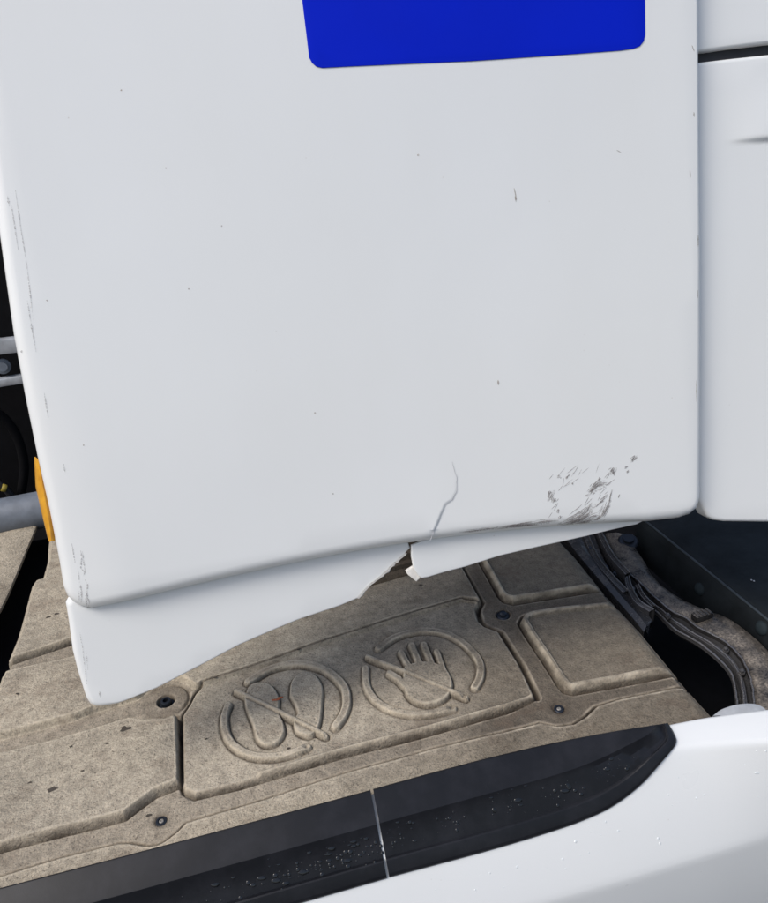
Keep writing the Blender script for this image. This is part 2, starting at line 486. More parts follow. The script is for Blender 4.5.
a_right = max(skin_ab[:, 0])
def skin_R(p):
    k = sstep(np.array(a_right - p[0]), 0.0, 0.06)
    return float(0.0045 + 0.0125 * k)
crack_px = [(450, 446), (452.5, 464), (457, 477), (457, 490), (452.5, 500), (446, 503.5), (440, 517), (433, 534), (430, 541)]
crack_ab = resample(pabs(crack_px), 40, False)
crack_ab[1:-1] += rng.normal(0, 0.0003, (38, 2))
ctan = np.gradient(crack_ab, axis=0); ctan /= np.linalg.norm(ctan, axis=1, keepdims=True)
cnr = np.stack([ctan[:, 1], -ctan[:, 0]], 1)          # one side of the crack
if cnr[20][0] > 0: cnr = -cnr                         # -> towards the left of the photo
def skin_h(ab):
    ab = np.asarray(ab)
    d2 = np.linalg.norm(ab[:, None] - crack_ab[None], axis=2); i = d2.argmin(1); d = d2[np.arange(len(ab)), i]
    side = np.sum((ab - crack_ab[i]) * cnr[i], 1)
    amp = 0.0012 * sstep(i / 39.0, 0.15, 0.95)
    h = np.where(side > 0, amp * np.exp(-d / 0.05), -0.35 * amp * np.exp(-d / 0.03))
    # gentle factory bow plus hand-sized waviness of old plastic
    h = h + 0.0014 * np.sin(ab[:, 0] * 9 + 1) * np.sin(ab[:, 1] * 7)
    h = h - 0.010 * sstep(-ab[:, 0] + skin_ab[8][0] - 0.16 * ab[:, 1] + 0.11, 0.0, 0.10)
    return h
cons = [crack_ab + cnr * o for o in (0.0035, 0.0007, -0.0007, -0.0035)]
skin = plate('main_panel', skin_ab, skin_R, P3, 0.0, 0.016, M_WHITE, defl, skin_h, 0.022, cons)
ca = strip(crack_px[1:], 1.6, 0.0022, seg=60, jit=0.35)
# crack filled with dirt
mk('crack', *loft([P3(crack_ab[6:] + cnr[6:] * 0.0002, skin_h(crack_ab[6:] - cnr[6:] * 0.002) + 0.0005),
                   P3(crack_ab[6:] - cnr[6:] * (0.0002 + 0.0005 * rng.random((34, 1))), skin_h(crack_ab[6:] - cnr[6:] * 0.002) + 0.0005)]), M_CRACK, skin)

NF = -0.021
fl_left = [(72, 590), (64, 604), (67, 622), (71, 652), (76, 672), (82, 691), (85, 700), (89, 706), (95, 708.5), (102, 708), (118, 704), (157, 688), (196, 668), (240, 645),
           (275, 630), (300, 620), (340, 607), (352, 602), (359, 599), (364, 593), (371, 585), (377, 581), (386, 573), (396, 564), (404, 557), (411, 549), (405, 534),
           (330, 545), (230, 565), (130, 590)]
_k0 = next(k for k, p in enumerate(fl_left) if p == (359, 599)); _k1 = next(k for k, p in enumerate(fl_left) if p == (411, 549))
_br = resample(np.array(fl_left[_k0:_k1 + 1], float), 34, False); _br[1:-1] += rng.normal(0, 0.28, (32, 2))
fl_left[_k0:_k1 + 1] = [tuple(p) for p in _br]
_e = pabs([tuple(p) for p in _br[:-3]], NF)
_j = np.abs(rng.normal(0, 0.0005, (len(_e), 1))) * (1.0, -0.6)
mk('torn_edge', *loft([P3(_e + (-0.002, 0.001), NF - 0.0008), P3(_e + _j * 0.6, NF - 0.0012), P3(_e + _j * 1.4 + (0.0008, -0.0004), NF - 0.0030), P3(_e + _j * 0.5, NF - 0.0050)]), M_TORN, defl, smooth=False, label='whitened ragged edge of the broken flange')
fl_ab = pabs(fl_left, NF); a_l = fl_ab[1][0]
plate('lower_flange', fl_ab, lambda p: float(0.0022 + 0.008 * (1 - sstep(np.array(p[0] - a_l), 0.0, 0.06))), P3, NF, 0.003, M_WHITE, defl,
      lambda ab: -0.004 * sstep(np.asarray(ab)[:, 0], 0.18, 0.36) + 0.0006 * np.sin(np.asarray(ab)[:, 0] * 23), 0.022, step=0.004,
      label='left piece of the lower flange ending in a torn diagonal break')
fl_right = [(411, 545), (411, 556), (413, 567), (417, 574), (421, 578), (428, 577), (445, 572), (465, 567), (500, 556), (530, 549), (557, 543), (586, 536.5), (612, 530),
            (637, 524.5), (650, 518), (600, 518), (520, 522), (450, 530)]
plate('lower_flange', pabs(fl_right, NF), 0.0020, P3, NF, 0.003, M_WHITE, defl,
      lambda ab: 0.003 * np.exp(-(np.asarray(ab)[:, 0] - pab(413, 560)[0]) / 0.05), 0.022, step=0.004,
      label='narrow right piece of the lower flange beside the break')
tab = pabs([(414, 566), (406, 571.5), (408, 575), (416.5, 582), (421, 578)], NF)
plate('torn_tab', tab, 0.0012, P3, NF - 0.001, 0.004, M_TORN, defl, None, 0.02, step=0.003, label='rough broken tab of raw plastic')
# blue sticker
stk = pabs([(281, -150), (302, 0), (309, 58), (312, 63.5), (316, 67), (322, 68.5), (350, 67), (470, 61.5), (560, 55), (620, 50.5), (634, 48.5), (640, 46), (644, 41), (645.5, 34), (645, 0), (641, -150)])
def P3h(ab, n): return P3(ab, np.broadcast_to(n, (len(ab),)) + skin_h(np.asarray(ab)))
plate('blue_sticker', stk, 0.0003, P3h, 0.0009, 0.0002, M_BLUE, defl, None, 0.022)
# amber side marker on the rear edge
mk('marker_lamp', *loft([np.array([on_plane(x, y, P0 + PN * n, PN) for x, y in L]) for L, n in (
    (((34.5, 458), (36, 487), (43, 517), (48.5, 541)), -0.050),
    (((34, 457), (35.5, 487), (42.5, 517), (48.5, 541)), -0.036),
    (((35.5, 457), (38.5, 487), (45, 517), (49.5, 542)), -0.029),
    (((38.5, 460), (43, 487), (48.5, 517), (51.5, 541)), -0.027),
    (((42, 459), (48, 487), (53, 513), (55, 541)), -0.034),
    (((42, 459), (48, 487), (53, 513), (55, 541)), -0.050))], True), M_AMBER, defl, auto=0.6)

# scuffs and scratches on the paint
sc = []
def scuff(L, wd, n=0.0012):
    P = resample(np.array(L, float), 24); t = np.gradient(P, axis=0); t /= np.linalg.norm(t, axis=1, keepdims=True)
    q = np.stack([-t[:, 1], t[:, 0]], 1)
    for _ in range(int(2 + wd * 2.6)):
        a, b = sorted(rng.random(2)); a *= 0.7; b = 0.3 + 0.7 * b
        ia, ib = int(a * 23), max(int(b * 23), int(a * 23) + 3); ib = min(ib, 23); ia = min(ia, ib - 3)
        o = rng.normal() * wd * 0.38; dr = rng.normal() * 0.5
        seg = P[ia:ib + 1] + q[ia:ib + 1] * (o + dr * np.linspace(-1, 1, ib + 1 - ia))[:, None]
        sc.append(strip([tuple(p) for p in seg], 0.45 + 0.75 * rng.random(), n, seg=12, jit=0.2))
S = lambda pts: [(500 + x / 3.49, 430 + y / 3.49) for x, y in pts]
for L, wd in [(S([(215, 330), (255, 312), (300, 285), (325, 262)]), 5), (S([(220, 328), (270, 318), (315, 290)]), 4), (S([(250, 328), (290, 310), (320, 285)]), 3.5),
              (S([(290, 320), (325, 305), (345, 300)]), 3), (S([(265, 330), (300, 325), (330, 312)]), 2.5), (S([(310, 225), (325, 205), (350, 188), (378, 186)]), 3.6),
              (S([(312, 222), (322, 210), (330, 206)]), 4), (S([(350, 308), (365, 280), (380, 250)]), 3), (S([(345, 250), (365, 232), (372, 218)]), 1.6),
              (S([(335, 270), (355, 250), (368, 236)]), 1.4), (S([(320, 200), (350, 168)]), 1.5), (S([(336, 180), (354, 165)]), 1.6), (S([(458, 108), (476, 90)]), 3.2),
              (S([(434, 135), (448, 125)]), 1.6), (S([(440, 150), (452, 140)]), 1.2), (S([(165, 235), (178, 210)]), 1.8), (S([(172, 245), (186, 222)]), 1.6), (S([(182, 255), (190, 235)]), 2.6),
              (S([(198, 168), (212, 158)]), 2), (S([(228, 172), (243, 152)]), 1.2), (S([(200, 290), (208, 272)]), 1.8), (S([(205, 310), (212, 296)]), 1.6),
              (S([(250, 185), (256, 190)]), 1.5), (S([(300, 235), (308, 222)]), 1.6), (S([(372, 285), (385, 225), (392, 195)]), 1.0), (S([(298, 290), (330, 240)]), 1.2),
              (S([(410, 236), (418, 222)]), 1.0), (S([(386, 152), (394, 143), (403, 134)]), 4.5), (S([(392, 154), (404, 146)]), 2.5), (S([(330, 320), (356, 300)]), 2.2)]:
    scuff(L, wd * 1.15)
for L, wd in [(S([(-10, 356), (40, 350), (100, 343), (150, 337)]), 3.2), (S([(20, 353), (80, 347), (130, 342)]), 3.4), (S([(120, 338), (170, 333), (210, 331)]), 2.4), (S([(-140, 372), (-60, 364), (0, 357)]), 1.6)]:
    ab = resample(pabs(L), 30); R_ = 0.012
    scuff([(x, y - 4) for x, y in L], wd)
for _ in range(36):                                        # fine hairline streaks in the same sweep
    x, y = 548 + rng.random() * 58, 470 + rng.random() * 52
    l = 4 + 9 * rng.random(); a = math.radians(48 + rng.normal() * 10)
    if x + (y - 470) * 0.3 < 552: continue
    sc.append(strip([(x, y), (x + l * math.cos(a), y - l * math.sin(a))], 0.5 + 0.5 * rng.random(), 0.0012, seg=6))
mk('scuff_marks', *merge(sc), M_SCUFF, skin, label='dark grey scuff marks above the lower edge', kind='stuff')
ed = []
E = lambda pts: [(x / 4.514, 440 + y / 4.514) for x, y in pts]
for L, wd in [(E([(362, 500), (366, 540), (362, 580), (378, 600), (372, 620)]), 1.4), (E([(380, 635), (392, 660), (388, 700), (398, 740), (392, 765)]), 1.5), (E([(350, 600), (355, 650)]), 1.0), (E([(352, 690), (352, 740)]), 1.2),
              (E([(320, 470), (335, 560)]), 1.0), (E([(370, 505), (376, 560), (384, 610)]), 0.9), (E([(385, 700), (384, 760)]), 2.0), (E([(358, 655), (364, 700), (360, 745)]), 1.6), (E([(365, 770), (385, 782), (400, 768)]), 3.0), (E([(395, 776), (440, 770)]), 1.0), (E([(340, 768), (370, 775), (395, 768)]), 2.2), 
              ([(15, 190), (20, 225), (27, 270), (33, 320)], 1.0), ([(27, 300), (32, 330), (36, 352)], 1.2), ([(7, 196), (9, 206)], 2.0), ([(11, 205), (18, 250)], 1.0), ([(44, 392), (48, 418)], 1.0), ([(20, 350), (21, 353)], 2.0), ([(63, 463), (65, 472)], 1.2)]:
    ed.append(strip(L, wd, 0.0004, seg=22, jit=0.5))
ed = [(v, f) for v, f in ed]
fe = []
for L, wd in [([(82, 640), (84, 660), (87, 684)], 0.8), ([(86, 650), (88, 670)], 0.7), ([(84, 690), (88, 701), (93, 706)], 1.4), ([(99.5, 691), (100.5, 697)], 1.8), ([(80, 632), (82, 646)], 0.7)]:
    v, f = strip(L, wd, NF, seg=16, jit=0.4); fe.append((v + PN * 0.0008, f))
mk('edge_scratches', *merge(fe), M_FINE, defl, label='thin scratches on the flange beside its lower corner', kind='stuff')
def drape(parts, lift=0.0005):                              # lay strokes onto the bowed skin
    out = []
    for v, f in parts:
        r = v - P0; ab = np.stack([r @ PX, r @ PB], 1)
        s = sdf(ab[:, 0], ab[:, 1], densify(skin_ab, 0.01)); Rv = np.array([skin_R(p) for p in ab])
        dd = np.clip(s, 0, Rv); dz = Rv - np.sqrt(np.maximum(Rv ** 2 - (Rv - dd) ** 2, 0))
        out.append((P3(ab, skin_h(ab) - dz + lift), f))
    return out
bpy.data.objects.remove(bpy.data.objects['scuff_marks'])
sm = []
for L, wd in [(S([(205, 332), (255, 316), (300, 290), (332, 258)]), 12), (S([(250, 330), (300, 318), (350, 300)]), 9), (S([(305, 230), (330, 205), (385, 184)]), 8), (S([(340, 312), (366, 282), (386, 236)]), 7),
              (S([(165, 250), (180, 225), (192, 210)]), 7), (S([(384, 156), (406, 132)]), 5), (S([(452, 114), (478, 88)]), 4), (S([(-60, 350), (40, 338), (130, 328), (200, 320)]), 5)]:
    sm.append(strip(L, wd, 0.0, seg=24, jit=0.15))
mk('rub_smear', *merge(drape(sm, 0.0003)), mat_scuff('grey_rub', (0.36, 0.34, 0.33), 0.42, 0.95, 330, (1.0, 1.0, 1.0)), skin, label='soft grey rubbed smears under the scuff marks', kind='stuff')
mk('scuff_marks', *merge(drape(sc)), M_SCUFF, skin, label='dark grey scuff marks above the lower edge', kind='stuff')
mk('edge_scratches', *merge(drape(ed)), M_FINE, skin, label='thin dark scratches along the rear edge', kind='stuff')
sp = []
for x, y, l, wd, a in [(417, 155, 2, 2.4, 0.3), (498, 380, 5, 2.4, 1.5), (514, 188, 12, 1.3, 1.35), (515, 196, 6, 1.6, 1.4), (314, 413, 2, 1.8, 0), (332, 494, 2, 1.8, 0), (120, 90, 2, 1.7, 0), 
                       (165, 168, 1.5, 1.5, 0), (221, 226, 1.5, 1.6, 0), (188, 289, 1.5, 1.6, 0), (46, 300, 2, 1.6, 0.4), (617, 150, 5, 1.0, 0.5), (690, 170, 8, 1.2, 1.5), (694, 112, 5, 1.6, 1.5), (692, 45, 7, 1.2, 1.2), (698.5, 235, 12, 1.6, 1.57), (698, 290, 8, 1.2, 1.57),
                       (696, 380, 22, 0.8, 1.57), (697, 480, 14, 0.9, 1.57), (83, 445, 1.6, 1.4, 0)]:
    sp.append(strip([(x, y), (x + l * math.cos(a), y + l * math.sin(a))], wd, 0.0, seg=6))
mk('paint_specks', *merge(drape(sp)), M_SPECK, skin, kind='stuff')

# ------------------------------------------------------------------ cab rear corner panels (right)
CN = -0.028
def c3(ab, n): return P3(ab, n)
cab = thing('cab_corner', 'white cab corner panels with a black seal line, right of the deflector', 'truck panel', P0 + PX * 0.75 + PB * 0.2)
seal_top = [(690, 51), (705, 51), (730, 47.5), (768, 43), (800, 40), (900, 33)]
seal_bot = [(690, 62), (705, 61), (730, 58), (768, 54), (800, 51), (900, 44)]
lower = [(693, 62.5), (705, 61), (730, 58), (768, 54), (800, 51), (900, 44), (900, 522), (800, 522.5), (768, 522.5), (725, 522), (714, 520.5), (708, 517), (704, 510), (700, 500), (697, 300)]
def cab_h(ab):
    ab = np.asarray(ab); q = pabs([(722, 143), (768, 140), (840, 135)], CN)
    line_b = np.interp(ab[:, 0], q[:, 0], q[:, 1]); d = ab[:, 1] - line_b
    fade = sstep(ab[:, 0], q[0, 0], q[1, 0])
    return 0.0045 * fade * (sstep(d, -0.0025, 0.004) - sstep(d, 0.01, 0.09))
qx = pabs([(722, 143), (768, 140), (840, 135)], CN)
cons = [np.stack([resample(qx, 20)[:, 0], resample(qx, 20)[:, 1] + o], 1) for o in (-0.006, -0.0025, 0.0, 0.002, 0.004, 0.008, 0.014)]
plate('lower_panel', pabs(lower, CN), lambda p: 0.006, c3, CN, 0.02, M_WHITE, cab, cab_h, 0.025, cons)
upper = [(690, -160), (900, -160), (900, 33), (800, 40), (768, 43), (730, 47.5), (705, 51), (690, 52.5)]
plate('upper_panel', pabs(upper, CN), 0.004, c3, CN, 0.02, M_WHITE, cab, None, 0.03)
plate('seal', pabs([(685, 40), (768, 33), (905, 22), (905, 56), (768, 66), (685, 75)], CN), 0.002, c3, CN - 0.010, 0.006, M_SEAL, cab, None, 0.03)

# ------------------------------------------------------------------ moulded cover below
cover = thing('engine_cover', 'beige moulded cover sheet with embossed warning emblems below the deflector', 'cover', on_w(330, 740))
vF = on_w(340, 905)[1]
Lb = uv([(-260, 1100), (-120, 905), (-40, 778), (-8, 712), (18, 640), (33, 588), (35, 585.5), (43, 584), (48, 564), (49, 548), (52, 520), (60, 470)])
Rb = uv([(830, 860), (770, 775), (728, 727), (712, 711), (690, 687), (640, 627), (605, 590), (575, 553), (553, 530), (530, 505), (500, 470)])
vmin = min(on_w(340, 905)[1], on_w(0, 915)[1], on_w(740, 760)[1]) - 0.0
vmin = on_w(0, 905)[1] - 0.005; vmax = on_w(52, 515)[1]
NV, NU = 620, 900
vv = np.linspace(vmin, vmax, NV)
Lo = np.interp(vv, Lb[:, 1], Lb[:, 0]); Ro = np.interp(vv, Rb[:, 1], Rb[:, 0])
ss = np.linspace(0, 1, NU)
U = Lo[:, None] + (Ro - Lo)[:, None] * ss[None]; Vg = np.repeat(vv[:, None], NU, 1)
fu, fv = U.ravel(), Vg.ravel()
def region(px): return uv(px)
top_line = [(192, 694), (205, 688), (240, 676), (300, 656), (360, 636), (420, 616), (462, 603)]
sr_edge = [(462, 568), (477, 595), (482, 603), (477, 611), (480, 622), (486, 627), (500, 632), (521, 667), (536, 698)]
R1 = region([(-120, 790), (-60, 775), (0, 757), (62, 742), (131, 722), (147, 724), (166, 723), (177, 719), (180, 785), (173, 788), (156, 794), (137, 807), (125, 816), (62, 833), (0, 850), (-60, 868), (-140, 890)])
R0 = region([(-60, 702), (-5, 683), (7, 677), (71, 661), (130, 645), (200, 600), (420, 520), (440, 530), (455, 556)] + sr_edge[:3] + [(478, 606), (462, 604)] + top_line[::-1][1:-1] +
            [(196, 690), (190, 686), (180, 680), (169, 678.5), (158, 681), (149, 689), (137, 699), (94, 713), (75, 721), (0, 739), (-60, 755)])
R00 = region([(-40, 676), (13, 663), (69, 643), (140, 620), (160, 560), (45, 500), (20, 560), (-20, 660)])
SP = region([(183.5, 718), (191, 707), (196, 697)] + top_line[1:-1] + [(462, 604), (478, 606)] + sr_edge[3:] + [(505, 711), (440, 729), (368, 748), (262, 779), (240, 786), (196, 797), (186, 792), (183.5, 786)])
LIP = region([(-140, 920), (6, 879), (62, 861), (119, 846), (131, 846), (147, 849), (158, 848), (166, 844), (178, 835), (187, 826), (240, 810), (330, 782), (432, 751), (505, 735), (540, 725.5), (557, 729), (574, 727), (586, 720), (597, 710),
              (620, 703), (655, 695), (686, 688), (720, 681), (800, 760), (400, 1000), (-140, 1100)])
PA = region([(478, 556), (484, 567), (493, 583), (500, 596), (505, 601), (513, 603), (560, 596), (598, 590), (640, 585), (600, 530), (520, 520), (470, 540)])
PBp = region([(524, 618), (521, 623), (528, 635), (545, 661), (560, 685), (565, 691), (572, 693), (620, 684), (672, 673), (720, 664), (680, 600), (615, 605), (560, 611), (531, 615)])
H = np.zeros(fu.shape)
def raise_(poly, h, e0=-0.0022, e1=0.0022):
    h *= 1.15; s = sdf(fu, fv, poly); return h * sstep(s, e0, e1), s
h, s1 = raise_(R1, 0.0095); H += h
h, s0 = raise_(R0, 0.0105); H += h
h, s00 = raise_(R00, 0.009); H += h
h, sS = raise_(SP, 0.0050); H += h
h, sL = raise_(LIP, 0.0065); H += h
hA, sA = raise_(PA, 0.010, -0.003, 0.004); H += hA - 0.0065 * sstep(sA, 0.007, 0.011)
hB, sB = raise_(PBp, 0.010, -0.003, 0.004); H += hB - 0.0065 * sstep(sB, 0.009, 0.013)
# rolled light ridge along the top and the front of the emblem plate
def ridge(line, wd, h):
    global H
    d = dist_poly(fu, fv, line); H = np.maximum(H, 0) + h * np.exp(-(d / wd) ** 2); return d
ridge(region([(262, 777), (368, 746), (440, 727), (505, 709), (534, 701)]), 0.0035, 0.0045)
ridge(region(top_line), 0.0035, 0.0035)
# recessed groove beside the left pad, dark joint on the right
d = dist_poly(fu, fv, region([(182, 719), (182.5, 786)])); H -= 0.003 * np.exp(-(d / 0.0025) ** 2)
d = dist_poly(fu, fv, region(sr_edge)); H -= 0.013 * np.exp(-(d / 0.0033) ** 2)
GR = np.zeros(fu.shape)                          # where road dirt has packed into the mould lines
for s_ in (s1, sL, sS, sA, sB, s00):            # moulded crease at the foot of every wall
    H -= 0.0085 * np.exp(-((s_ + 0.0038) / 0.0019) ** 2)
    GR = np.maximum(GR, np.exp(-((s_ + 0.0030) / 0.0032) ** 2))
GR = np.maximum(GR, np.exp(-(dist_poly(fu, fv, region(sr_edge)) / 0.005) ** 2))
GR = np.maximum(GR, 0.9 * np.exp(-(dist_poly(fu, fv, region([(182, 719), (182.5, 786)])) / 0.004) ** 2))
c_ = on_w(*(166, 701)); rd = 0.5 * (abs(on_w(191, 699)[0] - c_[0]) + abs(on_w(141, 704)[0] - c_[0]))
dd = np.hypot(fu - c_[0], fv - c_[1]); DISC = dd < rd; GR = np.maximum(GR, 0.5 * sstep(rd - dd, -0.002, 0.004))
H = H * (1 - sstep(rd - dd, -0.002, 0.002)) - 0.004 * np.exp(-((dd - rd + 0.003) / 0.002) ** 2) * sstep((fu - c_[0]) + 0.8 * (fv - c_[1]), -0.2 * rd, 0.4 * rd)
# embossed emblems
def rib(px, wd, h):
    d = dist_poly(fu, fv, resample(region(px), 60)); m = sstep(wd - d, -0.0014, 0.0020); return h * m, m > 0.12
def ribs(px, wd, h):
    d = dist_poly(fu, fv, region(px)); m = sstep(wd - d, -0.0014, 0.0018); return h * m, m > 0.12
def blob(px, h):
    P = resample(np.vstack([region(px), region(px)[:1]]), 90)[:-1]
    s = sdf(fu, fv, P); m = sstep(s, -0.0014, 0.0020); return h * m, m > 0.12
EH = 0.0060
st_a, m_a = rib([(249, 685), (269, 673), (290, 668), (310, 669), (329, 676), (344, 690), (347, 705), (344, 717), (336, 730)], 0.0068, EH)
st_b, m_b = rib([(229, 709), (225, 723), (228, 740), (237, 752), (254, 760), (275, 761), (294, 757), (308, 751)], 0.0060, EH)
sole_l, m_sl = blob([(245, 702), (250, 690), (262, 686), (273, 690), (280, 702), (280, 716), (285, 730), (285, 740), (277, 749), (265, 751), (257, 744), (254, 732), (247, 714)], EH)
sole_r, m_sr = blob([(290, 700), (292, 686), (302, 677), (315, 679), (323, 690), (323, 707), (320, 730), (311, 741), (297, 737), (294, 725), (298, 718), (295, 709)], EH)
bar1, m_b1 = ribs([(237, 695.5), (326, 740)], 0.0040, EH * 1.35)
st_c, m_c = rib([(379, 652), (395, 641), (418, 635), (439, 636), (457, 643), (472, 655), (480, 668), (480, 681), (475, 691)], 0.0068, EH * 0.8)
st_d, m_d = rib([(366, 672), (367, 689), (376, 704), (393, 714), (414, 718), (435, 716), (453, 712)], 0.0060, EH * 0.8)
hand = np.zeros(fu.shape); m_h = np.zeros(fu.shape, bool)
for px, w_ in (([(401.5, 657), (411, 676)], 0.0056), ([(412, 650), (421, 672)], 0.0060), ([(424, 649.5), (433, 672)], 0.0060), ([(437, 656.5), (444, 676)], 0.0052), ([(390, 678), (399, 684), (411, 697)], 0.0058)):
    a, b = ribs(px, w_, EH * 1.1); hand = np.maximum(hand, a); m_h |= b
a, b = blob([(404, 673), (412, 669), (424, 667), (437, 669), (448, 676), (453, 688), (450, 699), (442, 706), (428, 710), (414, 707), (406, 699), (403, 686)], EH * 1.1); hand = np.maximum(hand, a); m_h |= b
bar2, m_b2 = ribs([(368, 662), (466, 702)], 0.0042, EH * 1.35)
EM = np.maximum.reduce([st_a, st_b, sole_l, sole_r, bar1, st_c, st_d, hand, bar2])
E2 = EM.reshape(NV, NU); bl = E2.copy()
for _ in range(5): bl = (bl + np.roll(bl, 1, 0) + np.roll(bl, -1, 0) + np.roll(bl, 1, 1) + np.roll(bl, -1, 1)) / 5
H += (E2 + 2.3 * (E2 - bl) * (E2 < bl)).ravel()               # the mould leaves a crease round each raised shape
# dark little recess at the end of each bar
for px in ((327, 741), (464, 701), (308, 751), (452, 711)):
    c = on_w(*px); H -= 0.006 * np.exp(-((fu - c[0]) ** 2 + (fv - c[1]) ** 2) / 0.0042 ** 2)
GR = np.maximum(GR, (np.clip((bl - E2) / 0.0012, 0, 1) * (E2 < bl)).ravel())
# bolt recesses
bolts = {'a': (166, 701), 'b': (161, 820), 'c': (503, 614), 'd': (559, 708)}
for k, r, dep in (('a', 0.012, 0.010), ('b', 0.007, 0.0025), ('c', 0.011, 0.006), ('d', 0.009, 0.0025)):
    c = on_w(*bolts[k]); dd = np.hypot(fu - c[0], fv - c[1]); H -= dep * sstep(r + 0.003 - dd, 0, 0.004); GR = np.maximum(GR, 0.9 * (dd < r + 0.05) * np.exp(-((dd - r) / 0.006) ** 2))
# hand-laid unevenness and a rolled-down rim at the free ends
H += 0.0012 * np.sin(fu * 31 + 0.4) * np.sin(fv * 27) + 0.0009 * np.sin(fu * 13 + fv * 19)
Hn = H.reshape(NV, NU)
edge_r = (Ro[:, None] - U); edge_l = (U - Lo[:, None])
Hn = np.minimum(Hn, Hn * sstep(edge_r, 0.004, 0.03))
Hn = Hn - 0.012 * (1 - sstep(edge_r, 0.0, 0.014)) - 0.008 * (1 - sstep(edge_l, 0, 0.008))
PTS = np.stack([U, Vg, Hn], 2)
bh = Hn.copy()
for _ in range(14): bh[1:-1, 1:-1] = (bh[1:-1, 1:-1] + bh[2:, 1:-1] + bh[:-2, 1:-1] + bh[1:-1, 2:] + bh[1:-1, :-2]) / 5
RIM_PALE = sstep(Hn - bh, 0.0004, 0.0016).ravel()     # paler tone on the proud mould edges
du = np.gradient(PTS, axis=1); dv = np.gradient(PTS, axis=0)
NRM = np.cross(du, dv); NRM /= np.linalg.norm(NRM, axis=2, keepdims=True) + 1e-12
def fc(x):
    x = x.reshape(NV, NU); return x[:-1, :-1] & x[1:, :-1] & x[:-1, 1:] & x[1:, 1:]
ids = np.zeros((NV - 1, NU - 1), int)
reg = {1: s1, 2: s0, 3: s00, 4: sS, 5: sL, 6: sA, 7: sB}
for k, s in reg.items(): ids[fc((s > -0.0048) & ~DISC)] = k
circ1 = uv([(237 + 0, 700), (222, 722), (226, 745), (242, 760), (275, 767), (305, 761), (330, 745), (351, 722), (353, 700), (340, 678), (312, 662), (285, 662), (255, 672)])
circ2 = uv([(362, 672), (361, 692), (375, 712), (405, 724), (440, 722), (470, 710), (486, 688), (486, 664), (466, 643), (438, 629), (410, 629), (382, 640), (366, 656)])
ids[fc(inside(fu, fv, resample(np.vstack([circ1, circ1[:1]]), 80)))] = 8
ids[fc(inside(fu, fv, resample(np.vstack([circ2, circ2[:1]]), 80)))] = 9
for k, m in ((10, m_a | m_b), (11, m_sl), (12, m_sr), (13, m_b1), (14, m_c | m_d), (15, m_h), (16, m_b2)): ids[fc(m)] = k
FLATP, FLATN = PTS.reshape(-1, 3), NRM.reshape(-1, 3)
fT = lw([(-160, 934), (0, 894), (190, 843), (370, 795), (520, 758), (620, 735), (668, 725.5), (710, 717.5), (768, 710), (850, 701), (960, 692)], 0.028)
front = (Vg < np.interp(U, fT[:, 0], fT[:, 1]) + 0.002)
ids[(front[:-1, :-1] & front[1:, 1:])] = -1                  # the sheet ends behind the skirt's top edge
ii, jj = np.meshgrid(np.arange(NV - 1), np.arange(NU - 1), indexing='ij')
QUADS = np.stack([ii * NU + jj, ii * NU + jj + 1, (ii + 1) * NU + jj + 1, (ii + 1) * NU + jj], 2)
def cover_piece(k, name, parent, mat=None, **kw):
    q = QUADS[ids == k]
    if not len(q): return None
    used, inv = np.unique(q.ravel(), return_inverse=True)
    o = mk(name, FLATP[used], inv.reshape(-1, 4), mat or M_COVER, parent, normals=FLATN[used], **kw)
    for nm, arr in (('grime', GR), ('rim_pale', RIM_PALE)):
        at_ = o.data.attributes.new(nm, 'FLOAT', 'POINT'); at_.data.foreach_set('value', arr[used].astype(np.float32))
    return o
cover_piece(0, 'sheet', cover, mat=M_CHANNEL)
for k in (1, 2, 3, 6, 7): cover_piece(k, 'raised_panel', cover)
cover_piece(4, 'emblem_plate', cover); cover_piece(5, 'front_lip', cover)
e1 = cover_piece(8, 'no_step_emblem', cover, label='embossed emblem of two crossed-out shoe soles in a ring')
e2 = cover_piece(9, 'no_touch_emblem', cover, label='embossed emblem of a crossed-out hand in a ring')
cover_piece(10, 'ring', e1); cover_piece(11, 'shoe_sole', e1); cover_piece(12, 'shoe_sole', e1); cover_piece(13, 'slash_bar', e1)
cover_piece(14, 'ring', e2); cover_piece(15, 'hand', e2); cover_piece(16, 'slash_bar', e2)
# turned-down rim so the sheet has thickness at its free edges
for name, col in (('edge_rim', NU - 1), ('edge_rim', 0)):
    L0 = PTS[:, col]; out = np.array((1 if col else -1, 0, 0)) * 0.002
    mk(name, *loft([L0, L0 + out + (0, 0, -0.006), L0 + out + (0, 0, -0.035), L0 - out * 3 + (0, 0, -0.037)]), M_COVER, cover)
# ridged brown rear rib seen through the break
rr = lw([(250, 622), (371, 587), (408, 576.5), (440, 567)], 0.010); lines = []
for dv_, dw in ((0, -0.004), (0.001, 0.006), (0.006, 0.012), (0.010, 0.013), (0.011, 0.022), (0.017, 0.025), (0.019, 0.037), (0.026, 0.040), (0.028, 0.055), (0.06, 0.060)):
    lines.append(resample(rr + (0, dv_, dw), 30, False))
M_RIB = mat_cover('brown_rib', (0.20, 0.155, 0.11), (0.15, 0.12, 0.09), (0.10, 0.08, 0.06))
mk('rear_rib', *loft(lines), M_RIB, cover, auto=0.7)
